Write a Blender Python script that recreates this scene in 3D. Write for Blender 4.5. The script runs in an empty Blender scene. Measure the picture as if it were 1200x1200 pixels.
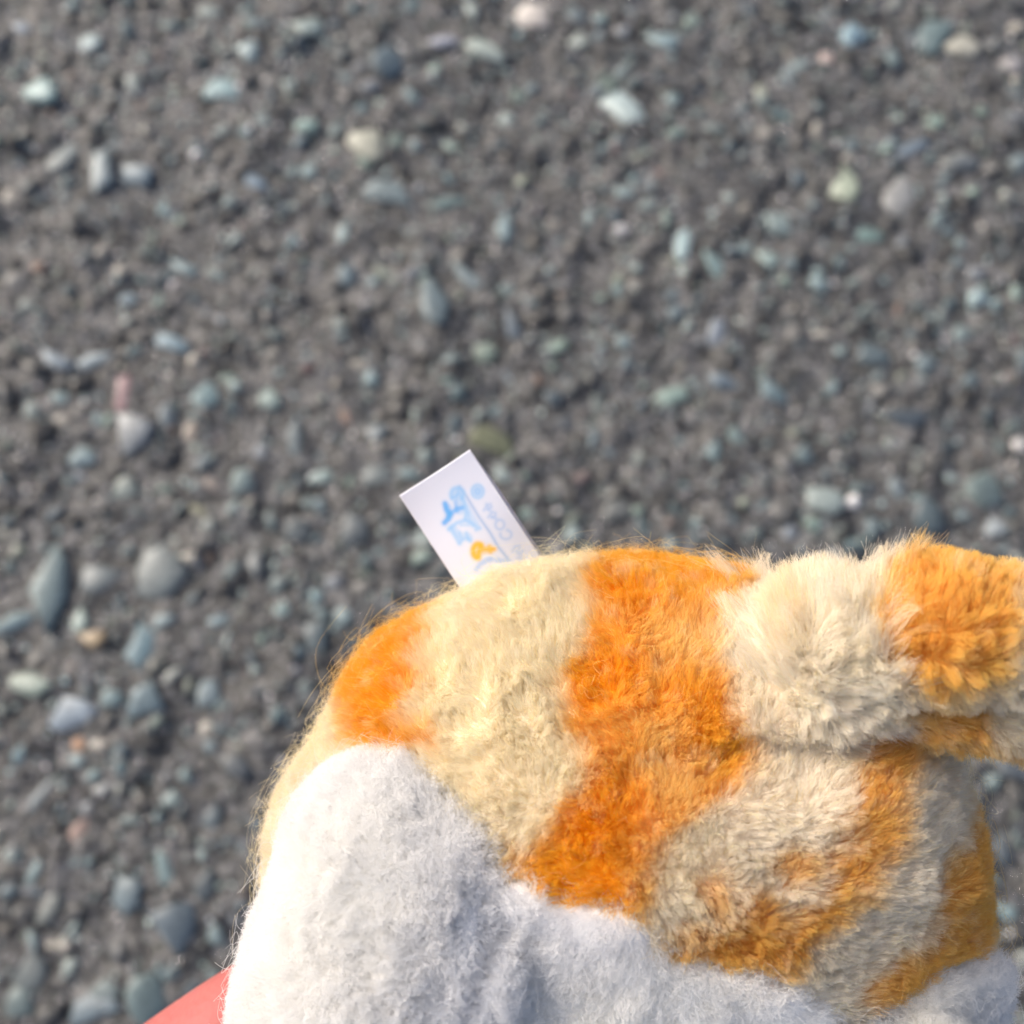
import bpy, bmesh, math, random
import numpy as np
from mathutils import Vector, Matrix, Euler, noise as mnoise

random.seed(7)
rng = np.random.default_rng(7)
scene = bpy.context.scene
col = scene.collection
R = math.radians

# ------------------------------------------------------------------ camera
D = 0.142                      # metres from the lens to the plane of focus
S = 0.00012                    # metres per photo pixel in that plane
cam_d = bpy.data.cameras.new("camera")
cam = bpy.data.objects.new("camera", cam_d); col.objects.link(cam)
cam.location = (0.0, -0.125, 0.47)
cam.rotation_euler = (R(15), 0, R(0))
cam_d.sensor_width = 36.0
cam_d.lens = 36.0 * D / (1200 * S)
cam_d.clip_start = 0.005; cam_d.clip_end = 50
cam_d.dof.use_dof = True
cam_d.dof.focus_distance = D - 0.011
cam_d.dof.aperture_fstop = cam_d.lens / 2.5
cam_d.dof.aperture_blades = 0
scene.camera = cam
bpy.context.view_layer.update()
CAM = Matrix.LocRotScale(cam.location, cam.rotation_euler, None)

# ------------------------------------------------------------------ light
SUN_EL, SUN_AZ = R(36), R(-57)     # high hazy sun to the upper left; azimuth from +Y towards +X
world = bpy.data.worlds.new("World"); scene.world = world
world.use_nodes = True
wn = world.node_tree; wn.nodes.clear()
sky = wn.nodes.new("ShaderNodeTexSky"); sky.sky_type = 'NISHITA'; sky.sun_disc = False
sky.sun_elevation = SUN_EL; sky.sun_rotation = SUN_AZ
sky.air_density = 0.75; sky.dust_density = 6.0; sky.ozone_density = 0.4
bg = wn.nodes.new("ShaderNodeBackground"); bg.inputs[1].default_value = 0.128
wo = wn.nodes.new("ShaderNodeOutputWorld")
wn.links.new(sky.outputs[0], bg.inputs[0]); wn.links.new(bg.outputs[0], wo.inputs[0])
sl = bpy.data.lights.new("sun", 'SUN'); sl.energy = 1.1; sl.angle = R(18); sl.color = (1.0, 0.985, 0.955)
so = bpy.data.objects.new("sun", sl); col.objects.link(so)
sd = Vector((math.sin(SUN_AZ) * math.cos(SUN_EL), math.cos(SUN_AZ) * math.cos(SUN_EL), math.sin(SUN_EL)))
so.rotation_euler = sd.to_track_quat('Z', 'Y').to_euler()
so.location = sd * 3
scene.view_settings.view_transform = 'Standard'
scene.view_settings.look = 'None'
scene.view_settings.exposure = 0.77
scene.view_settings.gamma = 1.0
scene.cycles.max_bounces = 10
scene.cycles.diffuse_bounces = 8
scene.cycles.transmission_bounces = 4
scene.cycles.transparent_max_bounces = 8

# ------------------------------------------------------------------ helpers
def s2l(c):
    c = np.asarray(c, float) / 255.0
    return np.where(c <= 0.04045, c / 12.92, ((c + 0.055) / 1.055) ** 2.4)

_lat = {}
def vnoise(P, scale, seed=0):
    """smooth value noise, P (n,3), returns -1..1"""
    if seed not in _lat:
        _lat[seed] = np.random.default_rng(1000 + seed).uniform(-1, 1, (32, 32, 32)).astype(np.float32)
    G = _lat[seed]
    q = P / scale + 100.3 + seed * 3.7
    i = np.floor(q).astype(int); f = q - i; f = f * f * (3 - 2 * f)
    out = 0
    for a in (0, 1):
        wx = f[:, 0] if a else 1 - f[:, 0]
        for b in (0, 1):
            wy = f[:, 1] if b else 1 - f[:, 1]
            for c in (0, 1):
                wz = f[:, 2] if c else 1 - f[:, 2]
                out = out + wx * wy * wz * G[(i[:, 0] + a) % 32, (i[:, 1] + b) % 32, (i[:, 2] + c) % 32]
    return out

def mesh_np(name, V, F, smooth=True):
    """V (n,3); F (m,k) with constant k"""
    me = bpy.data.meshes.new(name)
    m, k = F.shape
    me.vertices.add(len(V)); me.vertices.foreach_set("co", np.ascontiguousarray(V, dtype=np.float32).ravel())
    me.loops.add(m * k); me.loops.foreach_set("vertex_index", np.ascontiguousarray(F, dtype=np.int32).ravel())
    me.polygons.add(m)
    me.polygons.foreach_set("loop_start", np.arange(0, m * k, k, dtype=np.int32))
    try: me.polygons.foreach_set("loop_total", np.full(m, k, dtype=np.int32))
    except Exception: pass
    me.update(calc_edges=True)
    if smooth: me.polygons.foreach_set("use_smooth", np.ones(m, dtype=bool))
    me.validate()
    return me

def point_color(me, name, C):
    a = me.color_attributes.new(name, 'FLOAT_COLOR', 'POINT')
    C4 = np.concatenate([C, np.ones((len(C), 1))], axis=1).astype(np.float32)
    a.data.foreach_set("color", C4.ravel())

def link(name, data, mat=None, parent=None, **props):
    o = bpy.data.objects.new(name, data); col.objects.link(o)
    if mat: data.materials.append(mat)
    if parent: o.parent = parent
    for k, v in props.items(): o[k] = v
    return o

def new_mat(name):
    m = bpy.data.materials.new(name); m.use_nodes = True
    nt = m.node_tree; b = nt.nodes["Principled BSDF"]
    return m, nt, b

# ------------------------------------------------------------------ materials
def asphalt_material():
    m, nt, b = new_mat("asphalt")
    N, Lk = nt.nodes, nt.links
    tc = N.new("ShaderNodeTexCoord")
    n1 = N.new("ShaderNodeTexNoise"); n1.inputs["Scale"].default_value = 260; n1.inputs["Detail"].default_value = 7
    n1.inputs["Roughness"].default_value = 0.7
    n2 = N.new("ShaderNodeTexNoise"); n2.inputs["Scale"].default_value = 22; n2.inputs["Detail"].default_value = 4
    v = N.new("ShaderNodeTexVoronoi"); v.inputs["Scale"].default_value = 330
    for t in (n1, n2, v): Lk.new(tc.outputs["Object"], t.inputs["Vector"])
    r1 = N.new("ShaderNodeValToRGB"); r1.color_ramp.elements[0].position = 0.34; r1.color_ramp.elements[1].position = 0.68
    r1.color_ramp.elements[0].color = (0.016, 0.016, 0.016, 1); r1.color_ramp.elements[1].color = (0.116, 0.117, 0.117, 1)
    Lk.new(n1.outputs["Fac"], r1.inputs[0])
    r2 = N.new("ShaderNodeValToRGB"); r2.color_ramp.elements[0].position = 0.35; r2.color_ramp.elements[1].position = 0.65
    r2.color_ramp.elements[0].color = (0.72, 0.72, 0.74, 1); r2.color_ramp.elements[1].color = (1.18, 1.16, 1.12, 1)
    Lk.new(n2.outputs["Fac"], r2.inputs[0])
    mx = N.new("ShaderNodeMix"); mx.data_type = 'RGBA'; mx.blend_type = 'MULTIPLY'; mx.inputs[0].default_value = 1
    Lk.new(r1.outputs[0], mx.inputs[6]); Lk.new(r2.outputs[0], mx.inputs[7])
    # tiny mineral grains
    r3 = N.new("ShaderNodeValToRGB"); r3.color_ramp.elements[0].position = 0.60; r3.color_ramp.elements[1].position = 0.80
    r3.color_ramp.elements[0].color = (0, 0, 0, 1); r3.color_ramp.elements[1].color = (1, 1, 1, 1)
    sep = N.new("ShaderNodeSeparateColor"); Lk.new(v.outputs["Color"], sep.inputs[0]); Lk.new(sep.outputs[0], r3.inputs[0])
    mg = N.new("ShaderNodeMix"); mg.data_type = 'RGBA'; mg.inputs[7].default_value = (0.23, 0.23, 0.23, 1)
    mu = N.new("ShaderNodeMath"); mu.operation = 'MULTIPLY'; mu.inputs[1].default_value = 0.6
    Lk.new(r3.outputs[0], mu.inputs[0]); Lk.new(mu.outputs[0], mg.inputs[0]); Lk.new(mx.outputs[2], mg.inputs[6])
    Lk.new(mg.outputs[2], b.inputs["Base Color"])
    b.inputs["Roughness"].default_value = 0.5; b.inputs["Specular IOR Level"].default_value = 0.3
    bp = N.new("ShaderNodeBump"); bp.inputs["Strength"].default_value = 0.8; bp.inputs["Distance"].default_value = 0.0012
    Lk.new(n1.outputs["Fac"], bp.inputs["Height"]); Lk.new(bp.outputs[0], b.inputs["Normal"])
    return m

def stone_material(use_object):
    m, nt, b = new_mat("stone" if use_object else "grit")
    N, Lk = nt.nodes, nt.links
    tc = N.new("ShaderNodeTexCoord")
    if use_object:
        src = N.new("ShaderNodeObjectInfo").outputs["Color"]
    else:
        a = N.new("ShaderNodeAttribute"); a.attribute_name = "stone_tint"; src = a.outputs["Color"]
    n1 = N.new("ShaderNodeTexNoise"); n1.inputs["Detail"].default_value = 6
    n1.inputs["Scale"].default_value = 300
    geo = N.new("ShaderNodeNewGeometry"); Lk.new(geo.outputs["Position"], n1.inputs["Vector"])
    r = N.new("ShaderNodeValToRGB"); r.color_ramp.elements[0].position = 0.3; r.color_ramp.elements[1].position = 0.7
    r.color_ramp.elements[0].color = (0.62, 0.62, 0.62, 1); r.color_ramp.elements[1].color = (1.25, 1.25, 1.22, 1)
    Lk.new(n1.outputs["Fac"], r.inputs[0])
    mx = N.new("ShaderNodeMix"); mx.data_type = 'RGBA'; mx.blend_type = 'MULTIPLY'; mx.inputs[0].default_value = 1
    Lk.new(src, mx.inputs[6]); Lk.new(r.outputs[0], mx.inputs[7]); Lk.new(mx.outputs[2], b.inputs["Base Color"])
    b.inputs["Roughness"].default_value = 0.4
    bp = N.new("ShaderNodeBump"); bp.inputs["Strength"].default_value = 0.7; bp.inputs["Distance"].default_value = 0.0006
    Lk.new(n1.outputs["Fac"], bp.inputs["Height"]); Lk.new(bp.outputs[0], b.inputs["Normal"])
    return m

def fur_material(name, tip_mix=0.3, tip=(0.9, 0.85, 0.75)):
    m, nt, b = new_mat(name)
    N, Lk = nt.nodes, nt.links
    a = N.new("ShaderNodeAttribute"); a.attribute_name = "dye"
    hi = N.new("ShaderNodeHairInfo")
    mr = N.new("ShaderNodeMapRange"); mr.inputs[1].default_value = 0.45; mr.inputs[2].default_value = 1.0
    mr.inputs[3].default_value = 0.0; mr.inputs[4].default_value = tip_mix
    Lk.new(hi.outputs["Intercept"], mr.inputs[0])
    mx = N.new("ShaderNodeMix"); mx.data_type = 'RGBA'; mx.inputs[7].default_value = (*tip, 1)
    Lk.new(mr.outputs[0], mx.inputs[0]); Lk.new(a.outputs["Color"], mx.inputs[6])
    N.remove(b)
    d = N.new("ShaderNodeBsdfDiffuse"); t = N.new("ShaderNodeBsdfTranslucent"); g = N.new("ShaderNodeBsdfGlossy")
    g.inputs["Roughness"].default_value = 0.45; g.inputs["Color"].default_value = (1, 1, 1, 1)
    Lk.new(mx.outputs[2], d.inputs[0]); Lk.new(mx.outputs[2], t.inputs[0])
    m1 = N.new("ShaderNodeMixShader"); m1.inputs[0].default_value = 0.5
    Lk.new(d.outputs[0], m1.inputs[1]); Lk.new(t.outputs[0], m1.inputs[2])
    m2 = N.new("ShaderNodeMixShader"); m2.inputs[0].default_value = 0.02
    Lk.new(m1.outputs[0], m2.inputs[1]); Lk.new(g.outputs[0], m2.inputs[2])
    Lk.new(m2.outputs[0], N["Material Output"].inputs[0])
    return m

def cloth_material(name):
    m, nt, b = new_mat(name)
    a = nt.nodes.new("ShaderNodeAttribute"); a.attribute_name = "dye"
    nt.links.new(a.outputs["Color"], b.inputs["Base Color"])
    b.inputs["Roughness"].default_value = 0.9
    b.inputs["Specular IOR Level"].default_value = 0.1
    return m

def satin_material():
    m, nt, b = new_mat("satin_ribbon")
    N, Lk = nt.nodes, nt.links
    a = N.new("ShaderNodeAttribute"); a.attribute_name = "print"
    uv = N.new("ShaderNodeUVMap")
    w = N.new("ShaderNodeTexWave"); w.inputs["Scale"].default_value = 26; w.inputs["Distortion"].default_value = 1.2
    w.inputs["Detail"].default_value = 2
    n = N.new("ShaderNodeTexNoise"); n.inputs["Scale"].default_value = 60
    Lk.new(uv.outputs[0], w.inputs["Vector"]); Lk.new(uv.outputs[0], n.inputs["Vector"])
    Lk.new(a.outputs["Color"], b.inputs["Base Color"])
    b.inputs["Roughness"].default_value = 0.38
    b.inputs["Specular IOR Level"].default_value = 0.5
    b.inputs["Sheen Weight"].default_value = 0.3
    bp = N.new("ShaderNodeBump"); bp.inputs["Strength"].default_value = 0.5; bp.inputs["Distance"].default_value = 0.0001
    Lk.new(w.outputs["Fac"], bp.inputs["Height"])
    b2 = N.new("ShaderNodeBump"); b2.inputs["Strength"].default_value = 0.25; b2.inputs["Distance"].default_value = 0.0001
    Lk.new(n.outputs["Fac"], b2.inputs["Height"]); Lk.new(bp.outputs[0], b2.inputs["Normal"])
    Lk.new(b2.outputs[0], b.inputs["Normal"])
    return m

def skin_material():
    m, nt, b = new_mat("skin")
    N, Lk = nt.nodes, nt.links
    tc = N.new("ShaderNodeTexCoord")
    n = N.new("ShaderNodeTexNoise"); n.inputs["Scale"].default_value = 70; n.inputs["Detail"].default_value = 5
    Lk.new(tc.outputs["Object"], n.inputs["Vector"])
    r = N.new("ShaderNodeValToRGB"); r.color_ramp.elements[0].position = 0.35; r.color_ramp.elements[1].position = 0.7
    r.color_ramp.elements[0].color = (0.36, 0.095, 0.092, 1); r.color_ramp.elements[1].color = (0.44, 0.14, 0.13, 1)
    Lk.new(n.outputs["Fac"], r.inputs[0]); Lk.new(r.outputs[0], b.inputs["Base Color"])
    b.inputs["Roughness"].default_value = 0.6; b.inputs["Specular IOR Level"].default_value = 0.3
    b.inputs["Subsurface Weight"].default_value = 0.35
    b.inputs["Subsurface Radius"].default_value = (1.0, 0.35, 0.2)
    b.inputs["Subsurface Scale"].default_value = 0.003
    n2 = N.new("ShaderNodeTexVoronoi"); n2.inputs["Scale"].default_value = 900
    Lk.new(tc.outputs["Object"], n2.inputs["Vector"])
    bp = N.new("ShaderNodeBump"); bp.inputs["Strength"].default_value = 0.4; bp.inputs["Distance"].default_value = 0.0003
    Lk.new(n2.outputs["Distance"], bp.inputs["Height"]); Lk.new(bp.outputs[0], b.inputs["Normal"])
    return m

M_ASPH = asphalt_material(); M_STONE = stone_material(True); M_GRIT = stone_material(False)
M_FUR = fur_material("brushed_fur", 0.07, (0.97, 0.80, 0.35)); M_WFUR = fur_material("white_fur", 0.2, (0.9, 0.91, 0.93))
M_CLOTH = cloth_material("fur_backing"); M_SATIN = satin_material(); M_SKIN = skin_material()

# ================================================================== ASPHALT
def ground_height(X, Y):
    P = np.stack([X.ravel(), Y.ravel(), np.zeros(X.size)], 1)
    h = 0.0022 * vnoise(P, 0.035, 1) + 0.0026 * vnoise(P, 0.012, 2) + 0.0016 * vnoise(P, 0.0062, 3)
    h += 0.0010 * np.abs(vnoise(P, 0.0032, 4)) 
    pit = vnoise(P, 0.007, 5); h -= 0.0030 * np.clip(pit - 0.35, 0, 1)
    return h.reshape(X.shape)

GN = 640
t = np.linspace(-1, 1, GN)
def warp(t): return 0.46 * t + 1.6 * np.sign(t) * np.clip(np.abs(t) - 0.86, 0, 1) ** 1.6 * 30 / 1.6
gx = warp(t); gy = warp(t) + 0.03
X, Y = np.meshgrid(gx, gy, indexing='ij')
Z = ground_height(X, Y)
V = np.stack([X.ravel(), Y.ravel(), Z.ravel()], 1)
ii = np.arange(GN * GN).reshape(GN, GN)
F = np.stack([ii[:-1, :-1].ravel(), ii[1:, :-1].ravel(), ii[1:, 1:].ravel(), ii[:-1, 1:].ravel()], 1)
asphalt = link("asphalt_ground", mesh_np("asphalt_ground", V, F), M_ASPH, kind="structure")

# stone shapes: irregular angular lumps
def stone_shape(seed, sub=2):
    r = random.Random(seed)
    bm = bmesh.new(); bmesh.ops.create_icosphere(bm, subdivisions=sub, radius=1)
    planes = []
    for _ in range(8):
        v = Vector((r.gauss(0, 1), r.gauss(0, 1), r.gauss(0, 0.7))).normalized()
        planes.append((v, r.uniform(0.45, 0.85)))
    for v in bm.verts:
        c = v.co.copy()
        for n, d in planes:
            k = c.dot(n)
            if k > d: c -= n * (k - d) * 1.0
        w = c.normalized() * 1.3 + Vector((seed * 3.1, 0, 0))
        v.co = c * (1 + 0.30 * mnoise.noise(w) + 0.14 * mnoise.noise(w * 2.3) + r.uniform(-0.03, 0.03))
    V = np.array([v.co[:] for v in bm.verts]); F = np.array([[x.index for x in f.verts] for f in bm.faces])
    bm.free(); return V, F
def chip_shape(seed):
    """crushed-rock chip: irregular angular outline, flat tilted top, broken chamfers; about 50 triangles"""
    r = random.Random(seed * 7 + 3)
    n = r.choice([5, 6, 6, 7, 8])
    ang = sorted((k + r.uniform(-0.33, 0.33)) / n * 2 * math.pi for k in range(n))
    rad = [r.choice([r.uniform(0.55, 0.8), r.uniform(0.9, 1.2)]) for _ in range(n)]
    tx, ty = r.uniform(-0.3, 0.3), r.uniform(-0.3, 0.3)
    V = []
    for zl, k in ((-1.0, 0.9), (0.25, 1.0), (0.78, 0.74)):
        for a, q in zip(ang, rad):
            kk = k * r.uniform(0.93, 1.05); x, y = q * kk * math.cos(a), q * kk * math.sin(a)
            V.append((x, y, zl + (tx * x + ty * y if zl > 0 else 0) + r.uniform(-0.06, 0.06)))
    V.append((r.uniform(-0.25, 0.25), r.uniform(-0.25, 0.25), 0.78 + r.uniform(0.02, 0.22)))
    F = []
    for l in (0, 1):
        for k in range(n):
            a, b = l * n + k, l * n + (k + 1) % n
            F += [[a, b, b + n], [a, b + n, a + n]]
    for k in range(n): F.append([2 * n + k, 2 * n + (k + 1) % n, 3 * n])
    return np.array(V), np.array(F)
shapes = [chip_shape(i) for i in range(14)]
shapes_lo = [chip_shape(50 + i) for i in range(14)]

PAL = s2l([(132,150,152),(120,142,146),(146,160,158),(110,126,132),(142,150,138),(128,134,140),(98,112,120),(150,156,152),
           (158,154,146),(176,172,162),(150,128,116),(126,104,104),(170,166,170),(138,158,150)])
PALW = np.array([10,10,9,9,4,8,8,6,4,2.0,1.0,0.8,1.5,6]); PALW /= PALW.sum()

def px_ground(px, py):
    """photo pixel -> point on the ground plane"""
    d = CAM.to_3x3() @ Vector(((px - 600) * S / D, -(py - 600) * S / D, -1))
    o = CAM.translation; k = -o.z / d.z
    p = o + d * k
    return p.x, p.y, k * S / D      # k*S/D = metres per pixel there

# stones one can pick out in the photograph: px, py, length px, width px, angle deg (photo, clockwise from right), colour sRGB
hand = [
 (45,112,46,34,20,(128,158,160)),(256,108,46,32,15,(140,168,172)),(107,50,34,24,10,(148,168,172)),(80,182,30,60,25,(120,130,132)),
 (122,210,24,50,-5,(140,154,158)),(158,205,42,40,40,(116,134,144)),(302,218,34,28,0,(116,136,152)),(28,35,22,22,0,(136,150,164)),
 (214,312,40,22,35,(120,142,148)),(148,350,28,20,0,(134,152,160)),(22,330,40,26,-35,(120,120,118)),(362,38,36,26,-20,(140,156,154)),
 (294,66,28,34,0,(138,158,162)),(355,148,30,26,-30,(128,154,150)),(425,170,50,40,45,(162,164,150)),(448,228,64,30,18,(118,134,138)),
 (455,78,50,38,-30,(96,112,120)),(575,62,56,28,28,(160,172,166)),(622,25,44,32,20,(190,184,178)),(518,52,36,18,0,(160,164,176)),
 (592,268,28,50,25,(132,152,156)),(528,238,50,28,-25,(120,140,138)),(550,328,50,24,45,(140,154,156)),(508,365,40,72,-18,(98,114,120)),
 (602,385,26,46,-10,(100,112,122)),(730,132,34,60,-35,(158,176,178)),(780,50,44,26,10,(126,148,154)),(672,22,26,22,0,(128,140,142)),
 (675,50,26,24,10,(140,150,146)),(997,47,32,30,-30,(138,166,178)),(968,70,20,20,0,(190,170,164)),(1130,60,44,38,30,(160,160,150)),
 (1092,50,50,34,-45,(96,116,120)),(1095,145,24,24,0,(138,160,150)),(1068,175,50,26,-40,(104,120,134)),(1130,190,56,40,-20,(140,144,142)),
 (990,222,36,60,-30,(146,158,142)),(1050,235,46,56,10,(146,148,148)),(1020,275,54,24,0,(104,130,128)),(912,266,42,34,0,(126,142,142)),
 (900,306,30,24,20,(138,158,156)),(955,333,26,24,0,(140,160,162)),(840,315,22,44,-40,(120,144,146)),(1144,351,26,24,0,(150,172,176)),
 (800,285,24,42,10,(150,174,178)),(1028,415,44,36,10,(90,104,110)),(838,395,22,36,10,(140,150,160)),(785,466,42,30,0,(128,150,144)),
 (905,462,40,38,0,(112,132,138)),(848,450,36,36,0,(116,130,140)),(1062,492,50,34,15,(84,94,102)),(1148,577,62,54,25,(108,124,124)),
 (1088,608,52,56,0,(84,98,104)),(960,590,50,32,10,(132,146,146)),(862,515,18,34,-35,(132,152,150)),(1047,572,22,32,0,(130,142,146)),
 (1160,622,26,26,0,(136,146,152)),(925,625,18,18,0,(128,138,148)),(568,412,36,24,10,(124,140,130)),(655,403,30,20,-30,(130,150,140)),
 (575,520,60,28,28,(118,122,96)),(548,545,30,24,20,(108,112,96)),(203,403,52,30,0,(120,144,156)),(108,422,54,30,-25,(130,146,154)),
 (68,425,40,26,40,(130,144,154)),(240,468,42,40,0,(118,142,146)),(318,470,40,30,10,(136,154,150)),(143,465,20,50,5,(140,110,116)),
 (160,512,50,60,30,(136,142,146)),(195,486,24,36,10,(116,128,134)),(93,538,32,28,0,(136,156,160)),(144,575,34,30,0,(136,146,142)),
 (346,515,24,46,0,(112,124,128)),(378,556,34,24,0,(126,146,146)),(284,568,26,30,0,(136,152,150)),(223,507,24,30,-30,(160,150,138)),
 (62,690,56,110,20,(122,140,142)),(22,728,60,34,-35,(140,160,162)),(115,680,40,60,40,(102,112,116)),(180,680,86,70,-20,(108,118,120)),
 (97,730,28,36,0,(134,154,150)),(165,760,40,56,25,(104,130,140)),(113,750,34,26,0,(150,132,104)),(30,800,60,32,0,(126,142,134)),
 (80,842,62,42,-15,(136,150,162)),(168,825,44,40,0,(112,132,140)),(92,872,20,18,0,(190,150,118)),(137,818,28,24,0,(116,138,142)),
 (243,815,28,32,0,(124,140,146)),(22,885,18,30,0,(120,144,150)),(45,935,18,60,40,(112,124,130)),(92,892,20,26,0,(120,140,146)),
 (120,925,20,20,0,(160,164,164)),(200,938,28,22,0,(110,130,132)),(195,1020,26,52,-15,(124,146,148)),(145,1050,40,44,20,(104,120,128)),
 (210,1085,56,70,0,(92,106,116)),(170,1165,60,70,10,(106,124,126)),(122,1160,36,26,10,(124,136,136)),(105,1185,70,34,-15,(102,118,128)),
 (60,1060,30,40,20,(116,122,120)),(40,1140,40,50,20,(112,120,120)),(20,1180,36,36,0,(98,114,116)),(90,975,22,36,0,(164,140,130)),
 (250,570,30,20,20,(150,140,132)),(232,598,30,16,20,(140,142,118)),(255,727,22,22,0,(120,142,150)),(330,716,22,22,0,(130,152,152)),
 (192,727,40,20,-30,(120,140,146)),(370,750,30,40,0,(84,98,104)),(1185,80,30,30,0,(150,148,150)),(700,470,20,40,0,(110,120,118)),
 (640,530,30,20,30,(124,120,116)),(720,600,40,30,0,(100,104,104)),(350,620,40,30,30,(100,108,110)),(420,620,36,44,0,(96,104,108)),
 (440,560,36,26,0,(104,114,116)),(680,560,24,20,0,(126,112,108)),(300,660,30,40,20,(96,104,108)),(280,900,36,50,0,(92,98,102)),
 (250,960,24,44,-10,(88,100,106)),(240,1040,30,40,10,(80,90,96)),(1175,1000,30,40,0,(80,90,98)),(1180,900,36,30,0,(96,104,110)),
]
stones_xy = []
stone_specs = []
for (px, py, a, b_, ang, c) in hand:
    x, y, mpp = px_ground(px, py)
    stone_specs.append((x, y, a * mpp * 0.5, b_ * mpp * 0.5, -R(ang), s2l(c)))
    stones_xy.append((x, y, max(a, b_) * mpp * 0.5))
# the rest of the largest aggregate
x0, y0, _ = px_ground(0, 0); x1, y1, _ = px_ground(1200, 0); xb, yb, _ = px_ground(0, 1200)
tries = 0
while len(stone_specs) < 296 and tries < 20000:
    tries += 1
    px, py = rng.uniform(0, 1200), rng.uniform(0, 1200)
    if py > 760 + 0.15 * abs(px - 700) and 330 < px < 1130: continue
    x, y, mpp = px_ground(px, py)
    r0 = rng.uniform(9, 15) * mpp
    if any((x - q[0]) ** 2 + (y - q[1]) ** 2 < (r0 + q[2]) ** 2 * 0.8 for q in stones_xy): continue
    c = PAL[rng.choice(len(PAL), p=PALW)] * rng.uniform(0.55, 1.1)
    stone_specs.append((x, y, r0, r0 * rng.uniform(0.5, 0.95), rng.uniform(0, math.pi), c))
    stones_xy.append((x, y, r0))
stone_meshes = []
for i, (v, f) in enumerate(shapes):
    me = mesh_np("stone", v, f, smooth=False)
    me.materials.append(M_STONE); stone_meshes.append(me)
for i, (x, y, a, b_, ang, c) in enumerate(stone_specs):
    o = bpy.data.objects.new("stone", stone_meshes[(i * 5 + 2) % 14]); col.objects.link(o); o.parent = asphalt
    h = float(ground_height(np.array([[x]]), np.array([[y]]))[0, 0])
    hz = min(a, b_) * random.uniform(0.45, 0.62) + 0.001
    o.location = (x, y, h + hz * random.uniform(-0.05, 0.25))
    o.scale = (a * 1.12, b_ * 1.12, hz * 0.65)
    o.rotation_euler = (random.uniform(-0.22, 0.22), random.uniform(-0.22, 0.22), ang)
    g_ = float(np.mean(c)); c = (np.asarray(c) * 0.9 + g_ * 0.1) * 0.92
    o.color = (*[float(k) for k in c], 1)

# smaller aggregate and grit, too many to count
def scatter(n, rmin, rmax, half, shp, lum, power=1.0, avoid=True, seed=0, sparkle=0.0, zf=0.5, coated=0.0):
    r = np.random.default_rng(seed)
    x = r.uniform(-half, half, n); y = r.uniform(-half, half, n) + 0.03
    rad = rmin + (rmax - rmin) * r.random(n) ** power
    if avoid:
        q = np.array(stones_xy)
        keep = np.ones(n, bool)
        for (qx, qy, qr) in stones_xy:
            keep &= (x - qx) ** 2 + (y - qy) ** 2 > (qr * 0.75 + rad * 0.5) ** 2
        x, y, rad = x[keep], y[keep], rad[keep]; n = len(x)
    z = ground_height(x, y)
    VV, FF, CC = [], [], []; off = 0
    which = r.integers(0, len(shp), n)
    cols = PAL[r.choice(len(PAL), size=n, p=PALW)] * (lum[0] + (lum[1] - lum[0]) * r.random(n) ** 1.5)[:, None]
    if coated:
        k = r.random(n) < coated
        cols[k] = np.array([0.055, 0.056, 0.056]) * r.uniform(0.4, 1.7, (k.sum(), 1))
    if sparkle:
        k = r.random(n) < sparkle; cols[k] = np.array([0.75, 0.74, 0.74]) * r.uniform(0.6, 1.1, (k.sum(), 1))  # near-white colour on a few grains stands in for glints
    for s in range(len(shp)):
        idx = np.where(which == s)[0]
        if len(idx) == 0: continue
        v, f = shp[s]
        m = len(idx)
        asp = r.uniform(0.5, 1.0, m); th = r.uniform(0, 2 * np.pi, m)
        vx = v[None, :, 0] * rad[idx, None]; vy = v[None, :, 1] * (rad[idx] * asp)[:, None]; vz = v[None, :, 2] * (rad[idx] * zf * r.uniform(0.6, 1.3, m))[:, None]
        c, s_ = np.cos(th)[:, None], np.sin(th)[:, None]
        tx, ty = r.uniform(-0.4, 0.4, m)[:, None], r.uniform(-0.4, 0.4, m)[:, None]
        P = np.stack([x[idx, None] + c * vx - s_ * vy, y[idx, None] + s_ * vx + c * vy, z[idx, None] + vz + tx * vx + ty * vy], 2)
        VV.append(P.reshape(-1, 3)); CC.append(np.repeat(cols[idx], len(v), axis=0))
        FF.append((f[None] + (np.arange(m) * len(v))[:, None, None]).reshape(-1, 3) + off); off += m * len(v)
    return np.concatenate(VV), np.concatenate(FF), np.concatenate(CC)

parts = [scatter(5200, 0.0024, 0.0054, 0.46, shapes_lo, (0.45, 1.15), 1.7, True, 11, 0.01, 0.55, 0.25),
         scatter(2600, 0.0035, 0.0085, 0.46, shapes, (0.25, 0.6), 1.4, True, 13, 0.0, 0.36, 0.85),
         scatter(24000, 0.0009, 0.0026, 0.44, [stone_shape(90 + i, 1) for i in range(6)], (0.4, 1.7), 1.4, True, 12, 0.04, 0.7, 0.32)]
off = 0; VV, FF, CC = [], [], []
for v, f, c in parts:
    VV.append(v); FF.append(f + off); CC.append(c); off += len(v)
me = mesh_np("grit", np.concatenate(VV), np.concatenate(FF), smooth=False)
point_color(me, "stone_tint", np.concatenate(CC))
link("grit", me, M_GRIT, asphalt, kind="stuff")

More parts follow.
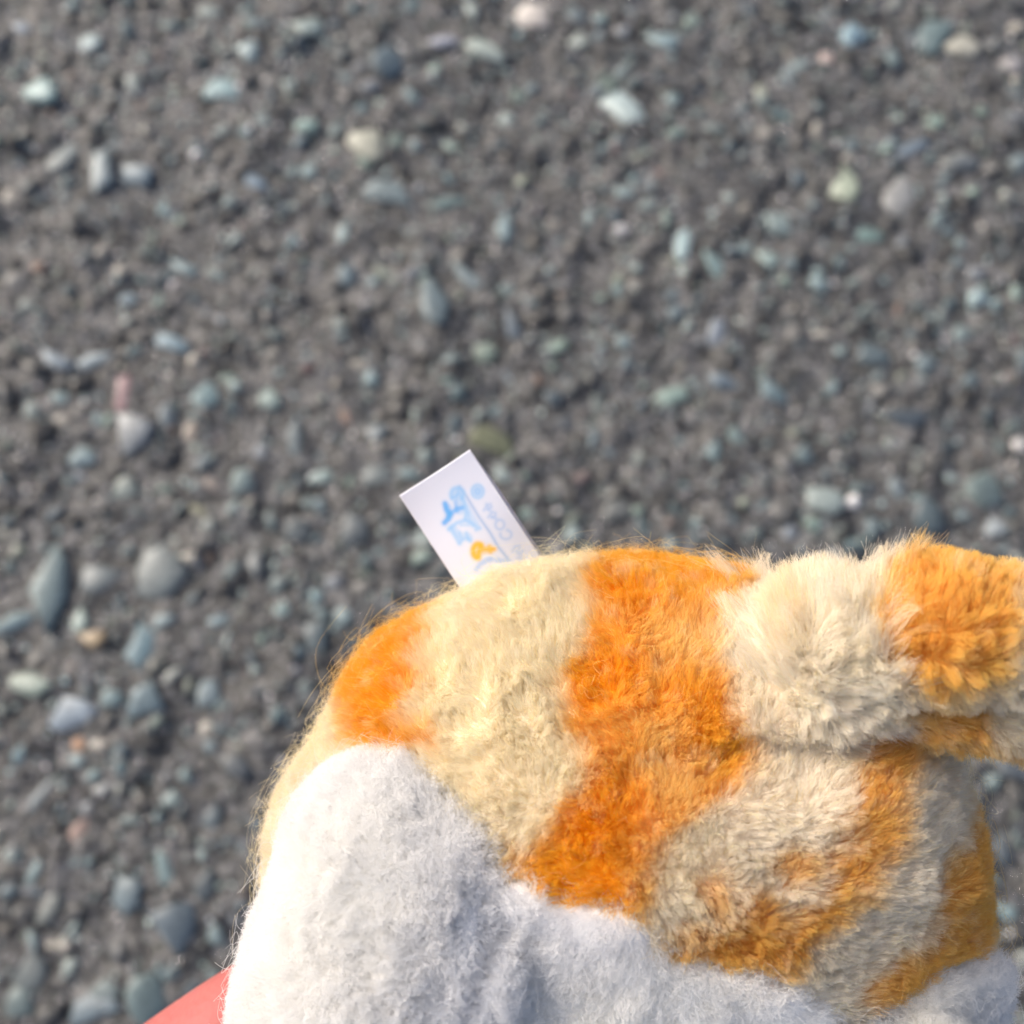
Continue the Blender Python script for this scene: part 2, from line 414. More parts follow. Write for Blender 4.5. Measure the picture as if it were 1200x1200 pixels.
# mica and quartz flakes that catch the sun
mf, nt_, b_f = new_mat("mineral_flake")
b_f.inputs["Base Color"].default_value = (0.85, 0.85, 0.88, 1); b_f.inputs["Metallic"].default_value = 1.0; b_f.inputs["Roughness"].default_value = 0.08
v, f, c = scatter(16000, 0.0004, 0.0012, 0.42, [stone_shape(130 + i, 1) for i in range(4)], (1, 1), 1.5, True, 15, 0, 0.8)
v[:, 2] += 0.0006
link("mineral_flakes", mesh_np("mineral_flakes", v, f, smooth=False), mf, asphalt, kind="stuff")

# ================================================================== PLUSH TOY
# local frame: x right, y up, z towards the lens, origin on the lens axis in the focus plane; unit: photo pixels there
def L(px, py, z):
    k = (D - z * S) / D
    return np.array([(px - 600) * k, -(py - 600) * k, z])
def K(z): return (D - z * S) / D
def proj(P):
    k = D / (D - P[..., 2] * S)
    return P[..., 0] * k + 600, 600 - P[..., 1] * k

def sd_ell(P, c, r, e=2.0, rot=0.0):
    q = P - c
    if rot:
        a = R(rot); x = q[..., 0] * math.cos(a) + q[..., 1] * math.sin(a); y = -q[..., 0] * math.sin(a) + q[..., 1] * math.cos(a)
        q = np.stack([x, y, q[..., 2]], -1)
    q = np.abs(q) / np.asarray(r, float)
    k = (q ** e).sum(-1) ** (1.0 / e)
    return (k - 1.0) * min(r)
def sd_cap(P, a, b, ra, rb):
    ab = b - a; t = np.clip(((P - a) @ ab) / (ab @ ab), 0, 1)
    d = np.linalg.norm(P - (a + t[..., None] * ab), axis=-1)
    return d - (ra + (rb - ra) * t)
def smin(a, b, k):
    h = np.clip(0.5 + 0.5 * (b - a) / k, 0, 1)
    return b * (1 - h) + a * h - k * h * (1 - h)
def lumps(P, amp, sc, seed): return amp * vnoise(P.reshape(-1, 3), sc, seed).reshape(P.shape[:-1])

def surface_nets(f, lo, hi, step):
    ax = [np.arange(lo[i], hi[i] + step, step) for i in range(3)]
    G = np.stack(np.meshgrid(*ax, indexing='ij'), -1)
    v = f(G); n = np.array(v.shape)
    s = v < 0
    c = np.zeros(n - 1, int); pos = np.zeros((*(n - 1), 3)); cnt = np.zeros(n - 1)
    for d in range(3):
        sl0 = [slice(None)] * 3; sl1 = [slice(None)] * 3
        sl0[d] = slice(0, -1); sl1[d] = slice(1, None)
        a, b = v[tuple(sl0)], v[tuple(sl1)]
        cross = (a < 0) != (b < 0)
        with np.errstate(all='ignore'):
            t = np.where(cross, a / (a - b), 0)
        others = [k for k in range(3) if k != d]
        for o1 in (0, 1):
            for o2 in (0, 1):
                sl = [slice(None)] * 3
                sl[others[0]] = slice(o1, n[others[0]] - 1 + o1); sl[others[1]] = slice(o2, n[others[1]] - 1 + o2)
                cr = cross[tuple(sl)]; tt = t[tuple(sl)]
                cnt += cr
                pos[..., d] += cr * tt
                pos[..., others[0]] += cr * o1; pos[..., others[1]] += cr * o2
    act = cnt > 0
    idx = -np.ones(n - 1, int); idx[act] = np.arange(act.sum())
    base = np.stack(np.meshgrid(*[a[:-1] for a in ax], indexing='ij'), -1)[act]
    V = base + pos[act] / cnt[act][:, None] * step
    F = []
    for d in range(3):
        o1, o2 = [(1, 2), (2, 0), (0, 1)][d]
        sl0 = [slice(1, -1)] * 3; sl1 = [slice(1, -1)] * 3
        sl0[d] = slice(0, -1); sl1[d] = slice(1, None)
        a, b = s[tuple(sl0)], s[tuple(sl1)]
        I = np.argwhere(a != b); 
        if len(I) == 0: continue
        flip = a[tuple(I.T)]
        g = I + 1; g[:, d] -= 1
        def at(e1, e2):
            h = g.copy(); h[:, o1] -= e1; h[:, o2] -= e2
            return idx[tuple(h.T)]
        q = np.stack([at(1, 1), at(0, 1), at(0, 0), at(1, 0)], 1)
        q[~flip] = q[~flip][:, ::-1]
        F.append(q)
    F = np.concatenate(F)
    F = F[(F >= 0).all(1)]
    for _ in range(2):
        g, val = grad(f, V); V = V - g * val[:, None] * 0.8
    return V, F
def grad(f, P, e=1.5):
    val = f(P); g = np.zeros_like(P)
    for i in range(3):
        d = np.zeros(3); d[i] = e
        g[:, i] = (f(P + d) - f(P - d)) / (2 * e)
    nn = np.linalg.norm(g, axis=1) + 1e-9
    return g / nn[:, None], val / nn

# ---- shapes
ZC = -60
cB = L(740, 1084, ZC)
def f_body(P):
    d = sd_ell(P, cB, (396 * K(ZC), 418 * K(ZC), 270), 2.12)
    d = smin(d, sd_cap(P, L(545, 850, -55), L(640, 846, -55), 128, 138), 46)
    # rump bulge towards the tail
    d = smin(d, sd_ell(P, L(930, 880, 60), (120, 110, 110)), 90)
    d = smin(d, sd_cap(P, L(448, 985, -40), L(500, 1250, -50), 100, 108), 60)
    # the underside slopes back below the seam
    px, py = proj(P)
    q = np.clip((py - 1045) / 230, 0, 1.6) * np.clip((px - 520) / 120, 0, 1) * np.clip(P[..., 2] / 90, 0, 1)
    d = d + 95 * q
    # soft dimple under the tail
    d = d + 26 * np.exp(-(((P - L(985, 900, 200)) / np.array([110, 30, 160])) ** 2).sum(-1))
    return d + lumps(P, 7, 90, 21) + lumps(P, 3.5, 34, 22)
def f_leg_l(P):
    d = sd_cap(P, L(466, 1012, 95), L(424, 1330, 80), 114, 142)
    d = smin(d, sd_ell(P, L(520, 1120, 130), (92, 135, 95), rot=-16), 45)
    d = smin(d, sd_ell(P, L(405, 1165, 70), (103, 125, 100)), 45)
    # two soft folds running down the inside of the leg
    for (ax_, ay, bx, by, w, h) in ((600, 1030, 512, 1270, 12, 28), (548, 1060, 470, 1260, 18, 9)):
        a = L(ax_, ay, 220)[:2]; b = L(bx, by, 220)[:2]
        ab = b - a; t_ = np.clip(((P[..., :2] - a) @ ab) / (ab @ ab), 0, 1)
        dd = np.linalg.norm(P[..., :2] - (a + t_[..., None] * ab), axis=-1)
        d = d + h * np.exp(-(dd / w) ** 2) * (P[..., 2] > 60)
    return d + lumps(P, 6, 80, 23) + lumps(P, 3, 30, 24)
def shell(P, pts, off, extra=None, soft=16):
    """a second cloth panel lying proud of the body inside the outline pts"""
    px, py = proj(P)
    b = f_body(P) - off
    if extra is not None: b = smin(b, extra, 40)
    q = poly_sd(px, py, pts)
    q = np.where(P[..., 2] < -60, np.maximum(q, -60 - P[..., 2]), q)
    return -smin(-b, -q, soft)
BELLY_PTS = [(520,1010),(600,1032),(650,1052),(735,1066),(772,1098),(800,1122),(860,1134),(925,1160),(968,1190),(985,1240),(985,1500),(520,1500)]
PAW_PTS = [(984,1225),(1010,1190),(1080,1158),(1140,1128),(1180,1128),(1260,1135),(1300,1500),(984,1500)]
def f_belly(P):
    return shell(P, BELLY_PTS, 17, sd_ell(P, L(800, 1390, 60), (150, 190, 130))) + lumps(P, 4, 70, 25) + lumps(P, 3, 28, 26)
def f_leg_r(P):
    return shell(P, PAW_PTS, 13, sd_cap(P, L(1075, 1290, 85), L(1060, 1480, 90), 85, 100)) + lumps(P, 3, 70, 27) + lumps(P, 3, 28, 28)
tail_pts = [L(900, 850, 40), L(975, 782, 135), L(1090, 740, 172), L(1210, 752, 170), L(1330, 800, 150)]
def f_tail(P):
    d = None
    rad = [56, 56, 52, 50, 46]
    for i in range(4):
        e = sd_cap(P, tail_pts[i], tail_pts[i + 1], rad[i], rad[i + 1])
        d = e if d is None else smin(d, e, 30)
    d = smin(d, f_body(P) + 6, 45)
    # the underside of the tail is pinched into a second roll
    e = sd_cap(P, L(1015, 822, 150), L(1260, 846, 130), 22, 24)
    d = smin(d, e, 14)
    return d + lumps(P, 6, 60, 29) + lumps(P, 3, 26, 30)

# ---- printed dye pattern of the fabric (flat print; the cream on the right also takes in some shading)
def poly_sd(px, py, pts):
    pts = np.array(pts, float); n = len(pts)
    d = np.full(px.shape, 1e9); inside = np.zeros(px.shape, bool)
    for i in range(n):
        a, b = pts[i], pts[(i + 1) % n]
        e = b - a; w0 = px - a[0]; w1 = py - a[1]
        t_ = np.clip((w0 * e[0] + w1 * e[1]) / (e @ e), 0, 1)
        d = np.minimum(d, np.hypot(w0 - t_ * e[0], w1 - t_ * e[1]))
        c = ((a[1] > py) != (b[1] > py)) & (px < (b[0] - a[0]) * (py - a[1]) / ((b[1] - a[1]) or 1e-9) + a[0])
        inside ^= c
    return np.where(inside, -d, d)
BODY_OR = [
 ([(487,697),(452,726),(417,767),(405,807),(418,848),(412,876),(463,884),(512,880),(504,862),(484,846),(478,830),(490,802),(492,772),(504,737),(530,694)], 1.0),
 ([(700,640),(697,700),(704,730),(688,765),(668,792),(666,840),(684,885),(688,920),(662,960),(628,1000),(606,1035),(650,1070),(745,1085),(760,1040),(775,985),(812,960),
   (846,930),(868,905),(884,885),(868,855),(850,822),(836,775),(838,745),(858,718),(880,690),(880,640)], 1.0),
 ([(800,1085),(850,1080),(880,1062),(900,1062),(915,1080),(940,1060),(960,1035),(955,1015),(985,1000),(990,950),(1000,905),(1012,860),(1095,860),(1064,915),(1052,960),
   (1038,1008),(1004,1050),(972,1088),(935,1128),(905,1148),(850,1142),(790,1120),(775,1092)], 0.85),
 ([(1128,890),(1170,920),(1200,1000),(1200,1070),(1150,1120),(1085,1160),(1010,1190),(1000,1165),(1040,1122),(1078,1100),(1088,1060),(1100,1018),(1122,982),(1134,948)], 0.85),
 ([(905,1008),(925,1004),(946,1012),(940,1032),(918,1038),(904,1026)], 0.7),
 ([(826,1030),(842,1026),(852,1045),(850,1075),(834,1080),(828,1056)], 0.65),
 ([(600,998),(612,990),(625,1010),(618,1040),(604,1030)], 0.8),
]
BODY_MIX = [  # paler, mixed fibres
 ([(725,735),(800,720),(850,700),(850,760),(810,800),(760,815),(760,780)], 0.40),
 ([(735,830),(800,850),(820,930),(800,1010),(745,1040),(760,960),(735,900)], 0.40),
 ([(690,850),(720,840),(745,880),(730,905),(700,895)], 0.3),
]
TAIL_OR = [
 ([(1038,600),(1060,600),(1200,600),(1178,670),(1196,700),(1190,745),(1160,790),(1110,806),(1075,806),(1048,782),(1030,735)], 0.85),
 ([(1045,835),(1095,812),(1130,822),(1160,850),(1215,880),(1215,930),(1120,900),(1085,880)], 0.85),
 ([(940,660),(962,650),(965,690),(948,700)], 0.4), ([(984,640),(1004,640),(1004,690),(988,700)], 0.4), ([(918,725),(940,722),(942,745),(922,748)], 0.3),
 ([(868,640),(885,640),(885,720),(875,760)], 0.3),
]
C_YEL = np.array([0.97, 0.888, 0.735]); C_CRM = np.array([0.965, 0.892, 0.795]); C_OR = np.array([0.955, 0.50, 0.003]); C_ORL = np.array([0.96, 0.615, 0.06])
C_WHT = np.array([0.955, 0.949, 0.932])
def dye_fn(kind):
    def f(P):
        px, py = proj(P)
        if kind == 'white':
            n = vnoise(P, 120, 40)[:, None]
            c = C_WHT + 0.02 * n * np.array([1.0, 0.7, -0.4]) 
            return c
        wx = 9 * vnoise(P, 26, 41) + 5 * vnoise(P, 9, 42); wy = 9 * vnoise(P, 26, 43) + 5 * vnoise(P, 9, 44)
        qx, qy = px + wx, py + wy
        amt = np.zeros(len(P))
        for pts, w in (TAIL_OR if kind == 'tail' else BODY_OR):
            d = poly_sd(qx, qy, pts); amt = np.maximum(amt, w / (1 + np.exp(np.clip(d / 5.5, -30, 30))))
        mixd = np.zeros(len(P))
        if kind == 'body':
            for pts, w in BODY_MIX:
                d = poly_sd(qx, qy, pts); mixd = np.maximum(mixd, w / (1 + np.exp(np.clip(d / 12, -30, 30))))
        if kind == 'tail': base = np.broadcast_to(C_CRM * 1.03, (len(P), 3))
        else:
            k = 1 / (1 + np.exp(-np.clip((px - 760 - 0.15 * (py - 800)) / 35, -30, 30)))[:, None]
            base = C_YEL * (1 - k) + C_CRM * k  # less yellow to the right: part cloth colour, part shading mixed into the dye
            pale = 1 / (1 + np.exp(-np.clip((py - 930 - 0.2 * (px - 560)) / 40, -30, 30)))[:, None] * (1 - k) * 0.5
            base = base * (1 - pale) + C_CRM * pale
        mott = 0.5 + 0.5 * vnoise(P, 30, 45) + 0.45 * vnoise(P, 11, 46)
        hue = np.clip(mott * 0.65 + mixd * 1.3 + (0.40 if kind == 'tail' else 0), 0, 1)[:, None]
        orc = C_OR * (1 - hue) + C_ORL * hue
        pale = np.clip(vnoise(P, 13, 47) * 1.2 + 0.6 * vnoise(P, 6, 48) - 0.25, 0, 1) * 0.5
        a = np.clip(amt * (1 - 0.75 * mixd) * (1 - pale), 0, 1)[:, None]
        return base * (1 - a) + orc * a
    return f

root_org = cB.copy()
toy = bpy.data.objects.new("plush_cat", None); col.objects.link(toy)
toy.empty_display_size = 0.03
def to_toy(P): return (P - root_org) * S
toy.matrix_world = CAM @ Matrix.Translation(Vector((root_org * S).tolist()) + Vector((0, 0, -D)))
toy["label"] = "orange and cream tabby cat plush with a tail and white paws held in a hand"
toy["category"] = "plush toy"

def sample(V, F, n, w=None):
    T = np.concatenate([F[:, [0, 1, 2]], F[:, [0, 2, 3]]])
    a, b, c = V[T[:, 0]], V[T[:, 1]], V[T[:, 2]]
    area = np.linalg.norm(np.cross(b - a, c - a), axis=1)
    cen = (a + b + c) / 3
    if w is not None: area = area * w(cen)
    i = rng.choice(len(T), n, p=area / area.sum())
    u, v = rng.random(n), rng.random(n); k = u + v > 1; u[k], v[k] = 1 - u[k], 1 - v[k]
    return a[i] + (b - a)[i] * u[:, None] + (c - a)[i] * v[:, None]

def visible_weight(cen):
    """dense where it can be seen from about the lens, thinner round the back and beyond the picture"""
    px, py = proj(cen)
    w = np.ones(len(cen))
    w[(py > 1290) | (px > 1290)] = 0.12
    w[cen[:, 2] < ZC - 90] *= 0.25
    return w

def fur(name, V, F, f, parent, mat, dye, n, length, comb, rad=0.30, lift=0.75, clump=0.45, cell=16, curl=0.16, stray=0.02, K_=6, wild=0.35, keep=None, tone=0.12, stray_l=1.7):
    P = sample(V, F, n, visible_weight)
    if keep is not None:
        P = P[keep(P)]
    n = len(P)
    N, _ = grad(f, P)
    c = comb(P)
    field = np.stack([vnoise(P, 42, 60), vnoise(P, 42, 61), vnoise(P, 42, 62)], 1) * 0.65 + np.stack([vnoise(P, 17, 63), vnoise(P, 17, 64), vnoise(P, 17, 65)], 1) * 0.55
    c = c + field + rng.normal(0, wild, (n, 3))
    c = c - N * (c * N).sum(1)[:, None]
    d = N * lift + c * 0.62
    d += rng.normal(0, wild * 0.4, (n, 3))
    d /= np.linalg.norm(d, axis=1)[:, None]
    Ln = length(P) if callable(length) else np.full(n, float(length))
    Ln = Ln * rng.uniform(0.6, 1.12, n)
    st = rng.random(n) < stray
    Ln[st] *= rng.uniform(1.2, stray_l, st.sum())
    # clumps: neighbouring fibres share a lock
    wv = P + np.stack([vnoise(P, 23, 66), vnoise(P, 23, 67), vnoise(P, 23, 68)], 1) * cell * 0.6
    cid = np.floor(wv / cell).astype(np.int64)
    key = (cid[:, 0] + 500) * 10 ** 8 + (cid[:, 1] + 500) * 10 ** 4 + (cid[:, 2] + 500)
    _, inv = np.unique(key, return_inverse=True); inv = inv.ravel()
    cn = np.bincount(inv)[:, None]
    mP = np.stack([np.bincount(inv, P[:, i]) for i in range(3)], 1) / cn
    nm = len(cn)
    mD = np.stack([np.bincount(inv, d[:, i]) for i in range(3)], 1) / cn
    mD += np.random.default_rng(5).normal(0, 0.22, (nm, 3))
    mD /= np.linalg.norm(mD, axis=1)[:, None]
    mL = np.bincount(inv, Ln)[:, None] / cn * np.random.default_rng(6).uniform(0.85, 1.15, (nm, 1))
    e1 = np.cross(d, rng.normal(0, 1, (n, 3))); e1 /= np.linalg.norm(e1, axis=1)[:, None] + 1e-9
    e2 = np.cross(d, e1)
    ph = rng.uniform(0, 6.28, n); fr = rng.uniform(1.5, 5.0, n); am = curl * rng.uniform(0.3, 1.4, n)
    am[st] *= rng.uniform(1.5, 4.0, st.sum()); fr[st] *= 1.6
    kc = (clump * rng.uniform(0.4, 1.2, n)); kc[st] = 0
    pts = np.zeros((n, K_, 3), np.float32); rr = np.zeros((n, K_), np.float32)
    base_r = rad * rng.uniform(0.7, 1.25, n)
    for k in range(K_):
        t_ = k / (K_ - 1)
        p = P - N * 1.5 + d * (Ln * t_)[:, None]
        p = p + (c * (Ln * 0.30 * t_ * t_)[:, None])
        w = am * Ln * t_
        p = p + e1 * (w * np.sin(fr * t_ * 2 + ph))[:, None] + e2 * (w * np.cos(fr * t_ * 2 + ph))[:, None] 
        q = mP[inv] + mD[inv] * (mL[inv] * t_)
        g = (kc * t_ ** 1.2)[:, None]
        p = p * (1 - g) + q * g
        pts[:, k] = to_toy(p)
        rr[:, k] = base_r * (1 - 0.65 * t_) * S
    C = dye(P)
    if 'white' not in mat.name:
        k = (rng.random(n) < 0.06)[:, None] * rng.uniform(0.2, 0.8, (n, 1)); k = np.where(st[:, None], 0.55, k)
        C = C * (1 - k) + np.array([0.96, 0.80, 0.38]) * k
    C = C * (1 + rng.normal(0, tone, (n, 1)))
    C = np.clip(C, 0.004, 0.975)
    hc = bpy.data.hair_curves.new(name)
    hc.add_curves([K_] * n)
    pa = hc.attributes.get('position') or hc.attributes.new('position', 'FLOAT_VECTOR', 'POINT')
    pa.data.foreach_set('vector', pts.reshape(-1))
    ra = hc.attributes.get('radius') or hc.attributes.new('radius', 'FLOAT', 'POINT')
    ra.data.foreach_set('value', rr.reshape(-1))
    ca = hc.attributes.new('dye', 'FLOAT_COLOR', 'CURVE')
    ca.data.foreach_set('color', np.concatenate([C, np.ones((n, 1))], 1).astype(np.float32).ravel())
    return link(name, hc, mat, parent, kind="stuff")

def shape(name, f, lo, hi, dye, step=8):
    V, F = surface_nets(f, lo, hi, step)
    me = mesh_np(name, to_toy(V), F)
    point_color(me, "dye", dye(V))
    o = link(name, me, M_CLOTH, toy)
    return V, F, o

def bounds(c, r): return np.array(c) - r, np.array(c) + r
d_body, d_tail, d_white = dye_fn('body'), dye_fn('tail'), dye_fn('white')

V1, F1, o_body = shape("body", f_body, cB - np.array([460, 460, 360]), cB + np.array([480, 460, 360]), d_body, 9)
V2, F2, o_ll = shape("paw", f_leg_l, L(430, 1150, 70) + np.array([-250, -420, -230]), L(430, 1150, 70) + np.array([280, 320, 230]), d_white, 8)
V3, F3, o_be = shape("belly", f_belly, L(752, 1250, 120) + np.array([-260, -260, -200]), L(752, 1250, 120) + np.array([270, 240, 200]), d_white, 9)
V4, F4, o_lr = shape("paw", f_leg_r, L(1110, 1290, 80) + np.array([-170, -220, -160]), L(1110, 1290, 80) + np.array([170, 200, 220]), d_white, 9)
V5, F5, o_tl = shape("tail", f_tail, np.array([150, -420, 0]), np.array([760, 20, 330]), d_tail, 7)
o_ll["label"] = "large rounded white paw at the lower left of the toy"
o_lr["label"] = "small white paw under the right side of the rump"

def comb_body(P):
    px, py = proj(P)
    k = np.clip((px - 700) / 250, 0, 1)
    x = -0.5 * (1 - k) + 0.75 * k; y = 0.25 * (1 - k) + 0.75 * k
    return np.stack([x, y, np.zeros(len(P))], 1) * 0.8
def comb_white(P):
    return np.stack([np.full(len(P), -0.3), np.full(len(P), 0.3), np.zeros(len(P))], 1) * 0.6
def comb_tail(P):
    px, py = proj(P)
    up = np.clip((830 - py) / 90, -1, 1)
    return np.stack([np.full(len(P), 0.45), 0.9 * up, np.zeros(len(P))], 1) * 1.0
def len_tail(P):
    px, py = proj(P)
    return 30 + 34 * np.clip((1040 - px) / 90, 0, 1) * np.clip((800 - py) / 60, 0, 1)

inside = lambda fs: (lambda P: np.all([g(P) > 6 for g in fs], axis=0))
QUAL = 1.0
fur("fur", V1, F1, f_body, o_body, M_FUR, d_body, int(620000 * QUAL), 24, comb_body, keep=lambda P: (f_leg_l(P) > -6) & (f_belly(P) > 3) & (f_leg_r(P) > 3), stray=0.004, stray_l=1.6, rad=0.25, clump=0.58, cell=9, lift=0.8, curl=0.09, wild=0.18, tone=0.07)
fur("fuzz", V1, F1, f_body, o_body, M_FUR, d_body, 80000, 27, comb_body, keep=lambda P: (f_leg_l(P) > 6) & (f_belly(P) > 10) & (f_leg_r(P) > 10) & (np.abs(grad(f_body, P)[0][:, 2] + 0.05) < 0.32), stray=0.08, stray_l=1.4, rad=0.26, clump=0.15, cell=14, lift=1.1, curl=0.4, wild=0.5, tone=0.06, K_=8)
fur("fur", V2, F2, f_leg_l, o_ll, M_WFUR, d_white, int(230000 * QUAL), 22, comb_white, keep=inside([lambda P: f_body(P) + 12]), lift=1.0, curl=0.2, cell=13, rad=0.28, clump=0.30, wild=0.22, stray=0.01, tone=0.03)
fur("fur", V3, F3, f_belly, o_be, M_WFUR, d_white, int(150000 * QUAL), 22, comb_white, keep=inside([f_leg_l]), lift=1.0, curl=0.2, cell=13, rad=0.28, clump=0.30, wild=0.22, stray=0.01, tone=0.03)
fur("fur", V4, F4, f_leg_r, o_lr, M_WFUR, d_white, int(60000 * QUAL), 22, comb_white, keep=inside([lambda P: f_body(P) + 12]), lift=1.0, curl=0.2, cell=13, rad=0.28, clump=0.30, wild=0.22, stray=0.01, tone=0.03)
fur("fur", V5, F5, f_tail, o_tl, M_FUR, d_tail, int(190000 * QUAL), len_tail, comb_tail, keep=lambda P: f_body(P) > 5, clump=0.72, cell=15, lift=0.75, curl=0.10, stray=0.001, stray_l=1.2, rad=0.25, wild=0.22, tone=0.07)

# long shaggy tufts where the tail joins the rump
def keep_tuft(P):
    px, py = proj(P)
    return (f_body(P) > -4) & (px < 1045 + 20 * vnoise(P, 30, 71)) & (px > 872) & (py < 815) & (P[:, 2] > 0)
def comb_tuft(P):
    px, py = proj(P)
    return np.stack([(px - 960) / 130 - 0.1, np.clip((850 - py) / 90, 0.2, 1.4), np.zeros(len(P))], 1) * 1.3
fur("fur_tufts", V5, F5, f_tail, o_tl, M_FUR, d_tail, 60000, 62, comb_tuft, clump=0.92, cell=27, lift=0.55, curl=0.08, stray=0.001, stray_l=1.2, rad=0.24, wild=0.12, tone=0.07, keep=keep_tuft)

# ------------------------------------------------------------------ sewn-in ribbon tag
TZ = -75
tl = np.array([468.0, 581.0]); tr = np.array([551.0, 527.0])
uu = np.array([65.0, 99.0]); uu /= np.linalg.norm(uu)
vv = (tr - tl) / np.linalg.norm(tr - tl); TW = np.linalg.norm(tr - tl)
# strokes of the show-through print, in 1200-pixel enlargement coordinates of the photo square (500,550)-(640,690)
def zp(x, y): return 500 + x * 140 / 1200, 550 + y * 140 / 1200
def arc(cx, cy, rx, ry, a0, a1, n=12): return [(cx + rx * math.cos(R(a)), cy + ry * math.sin(R(a))) for a in np.linspace(a0, a1, n)]
B1, B2, B3, YL = s2l((92,170,236)), s2l((150,196,238)), s2l((172,196,232)), s2l((240,184,36))
STROKES = [
 ([(290,230),(340,320),(340,410)], 52, B2, .40), ([(400,380),(450,480),(490,540)], 40, B2, .40), ([(260,590),(330,670),(420,680)], 46, B2, .40), ([(210,380),(225,480)], 40, B1, .45),
 ([(540,820),(640,805)], 44, YL, .55),
 (arc(512,222,58,66,0,360,20), 12, B2, .9), (arc(512,222,20,26,0,360,8), 26, B2, .9),
 ([(330,172),(400,270),(520,470),(640,640),(720,780),(830,915)], 7, s2l((120,165,215)), .9),
 (arc(308,250,62,62,150,400,14), 22, B2, .85), ([(260,290),(330,240),(360,300)], 20, B2, .8), ([(320,190),(300,290)], 14, B2, .7),
 ([(185,345),(200,400),(235,450),(215,500),(180,535)], 30, B1, .95), ([(235,450),(300,400),(360,385)], 26, B1, .8), ([(290,330),(305,420)], 20, B1, .6),
 ([(380,330),(400,420),(390,500)], 20, B2, .8), ([(225,600),(300,540),(390,510),(450,540)], 20, B2, .85), ([(250,590),(275,640),(330,740)], 22, B2, .7),
 ([(470,560),(530,590),(500,600)], 22, B2, .8), ([(330,640),(350,700)], 16, B2, .7), ([(400,640),(420,700),(440,720)], 16, B2, .8), ([(330,740),(380,690),(440,700)], 12, B2, .7),
 ([(420,440),(430,520)], 14, B2, .6), ([(345,560),(420,560)], 12, B2, .6),
 (arc(520,820,52,70,90,300,12), 34, YL, 1), ([(540,770),(520,860)], 26, YL, 1), ([(560,800),(620,800),(680,800)], 24, YL, .95), ([(630,770),(640,830)], 18, s2l((236,190,70)), .9),
 ([(500,1000),(540,950),(610,910),(640,900)], 26, B3, .9), ([(720,920),(800,920)], 26, B3, .9), ([(650,905),(720,900)], 12, B3, .7),
 # mirrored lettering along the edge: CORP ... IS
 ([(575,410),(610,360),(640,350),(650,380),(610,400)], 9, B3, .95), ([(610,400),(640,420),(600,350)], 8, B3, .8),
 ([(620,480),(660,430),(690,440),(690,470),(650,480)], 9, B3, .95), ([(655,478),(700,500)], 9, B3, .9),
 (arc(735,555,44,48,0,360,18), 9, B3, .95),
 (arc(795,655,56,46,-75,190,14), 9, B3, .95),
 ([(860,820),(890,775),(930,770),(930,810),(900,830),(930,850),(965,820)], 9, B3, .9), ([(930,935),(1000,880)], 11, B3, .9), ([(905,900),(950,870)], 8, B3, .7),
 ([(1000,940),(1060,930)], 14, B3, .6),
]
def strip(nu, nv, pos, name, printed):
    """pos(s, w) -> local px position; s along the loop, w across"""
    s = np.linspace(0, 1, nu); w = np.linspace(0, 1, nv)
    Sg, Wg = np.meshgrid(s, w, indexing='ij')
    P = pos(Sg.ravel(), Wg.ravel())
    i = np.arange(nu * nv).reshape(nu, nv)
    F = np.stack([i[:-1, :-1].ravel(), i[1:, :-1].ravel(), i[1:, 1:].ravel(), i[:-1, 1:].ravel()], 1)
    return P, F, Sg.ravel(), Wg.ravel()
TL_, RF = 190.0, 4.0            # length of each ply, half gap at the fold
def tag_pos(s, w):
    # s 0..0.48 front ply from the seam up, 0.48..0.52 the fold, 0.52..1 back ply
    a = np.clip((0.49 - s) / 0.49, 0, 1) * TL_                # distance from fold on the front
    b = np.clip((s - 0.51) / 0.49, 0, 1) * TL_
    th = np.clip((s - 0.49) / 0.02, 0, 1) * math.pi
    along = np.where(s < 0.5, a, b) + RF * (1 - np.sin(th)) * ((s >= 0.49) & (s <= 0.51))
    z = RF * np.cos(th)
    gap = np.clip(np.where(s < 0.5, a, b) / TL_, 0, 1)
    z = np.where(s < 0.5, z + 2 * gap, z - 3 * gap)
    along = along + 0.5
    side = np.where(s < 0.5, 0.0, 3.2 * np.clip(b / 60, 0, 1)) # back ply peeps out to the right
    bow = 9.0 * np.sin(np.pi * w) * (0.3 + 0.7 * gap) + 2.6 * np.sin(along / 30 + 3.6 + 1.2 * w)
    skew = -2.5 * (w - 0.5) ** 2
    X = tl[0] + uu[0] * (along + skew) + vv[0] * (w * TW + side)
    Yp = tl[1] + uu[1] * (along + skew) + vv[1] * (w * TW + side)
    zz = TZ + z + bow + (w - 0.5) * 10 - 0.12 * along
    k = (D - zz * S) / D
    return np.stack([(X - 600) * k, -(Yp - 600) * k, zz], 1)
NU, NV = 520, 150
P, F, Sg, Wg = strip(NU, NV, tag_pos, "tag", True)
px, py = proj(P)
base = np.broadcast_to(np.array([0.74, 0.76, 0.86]), (len(P), 3)).copy()
front = Sg < 0.495
dens = np.linspace(0, 1, 1)
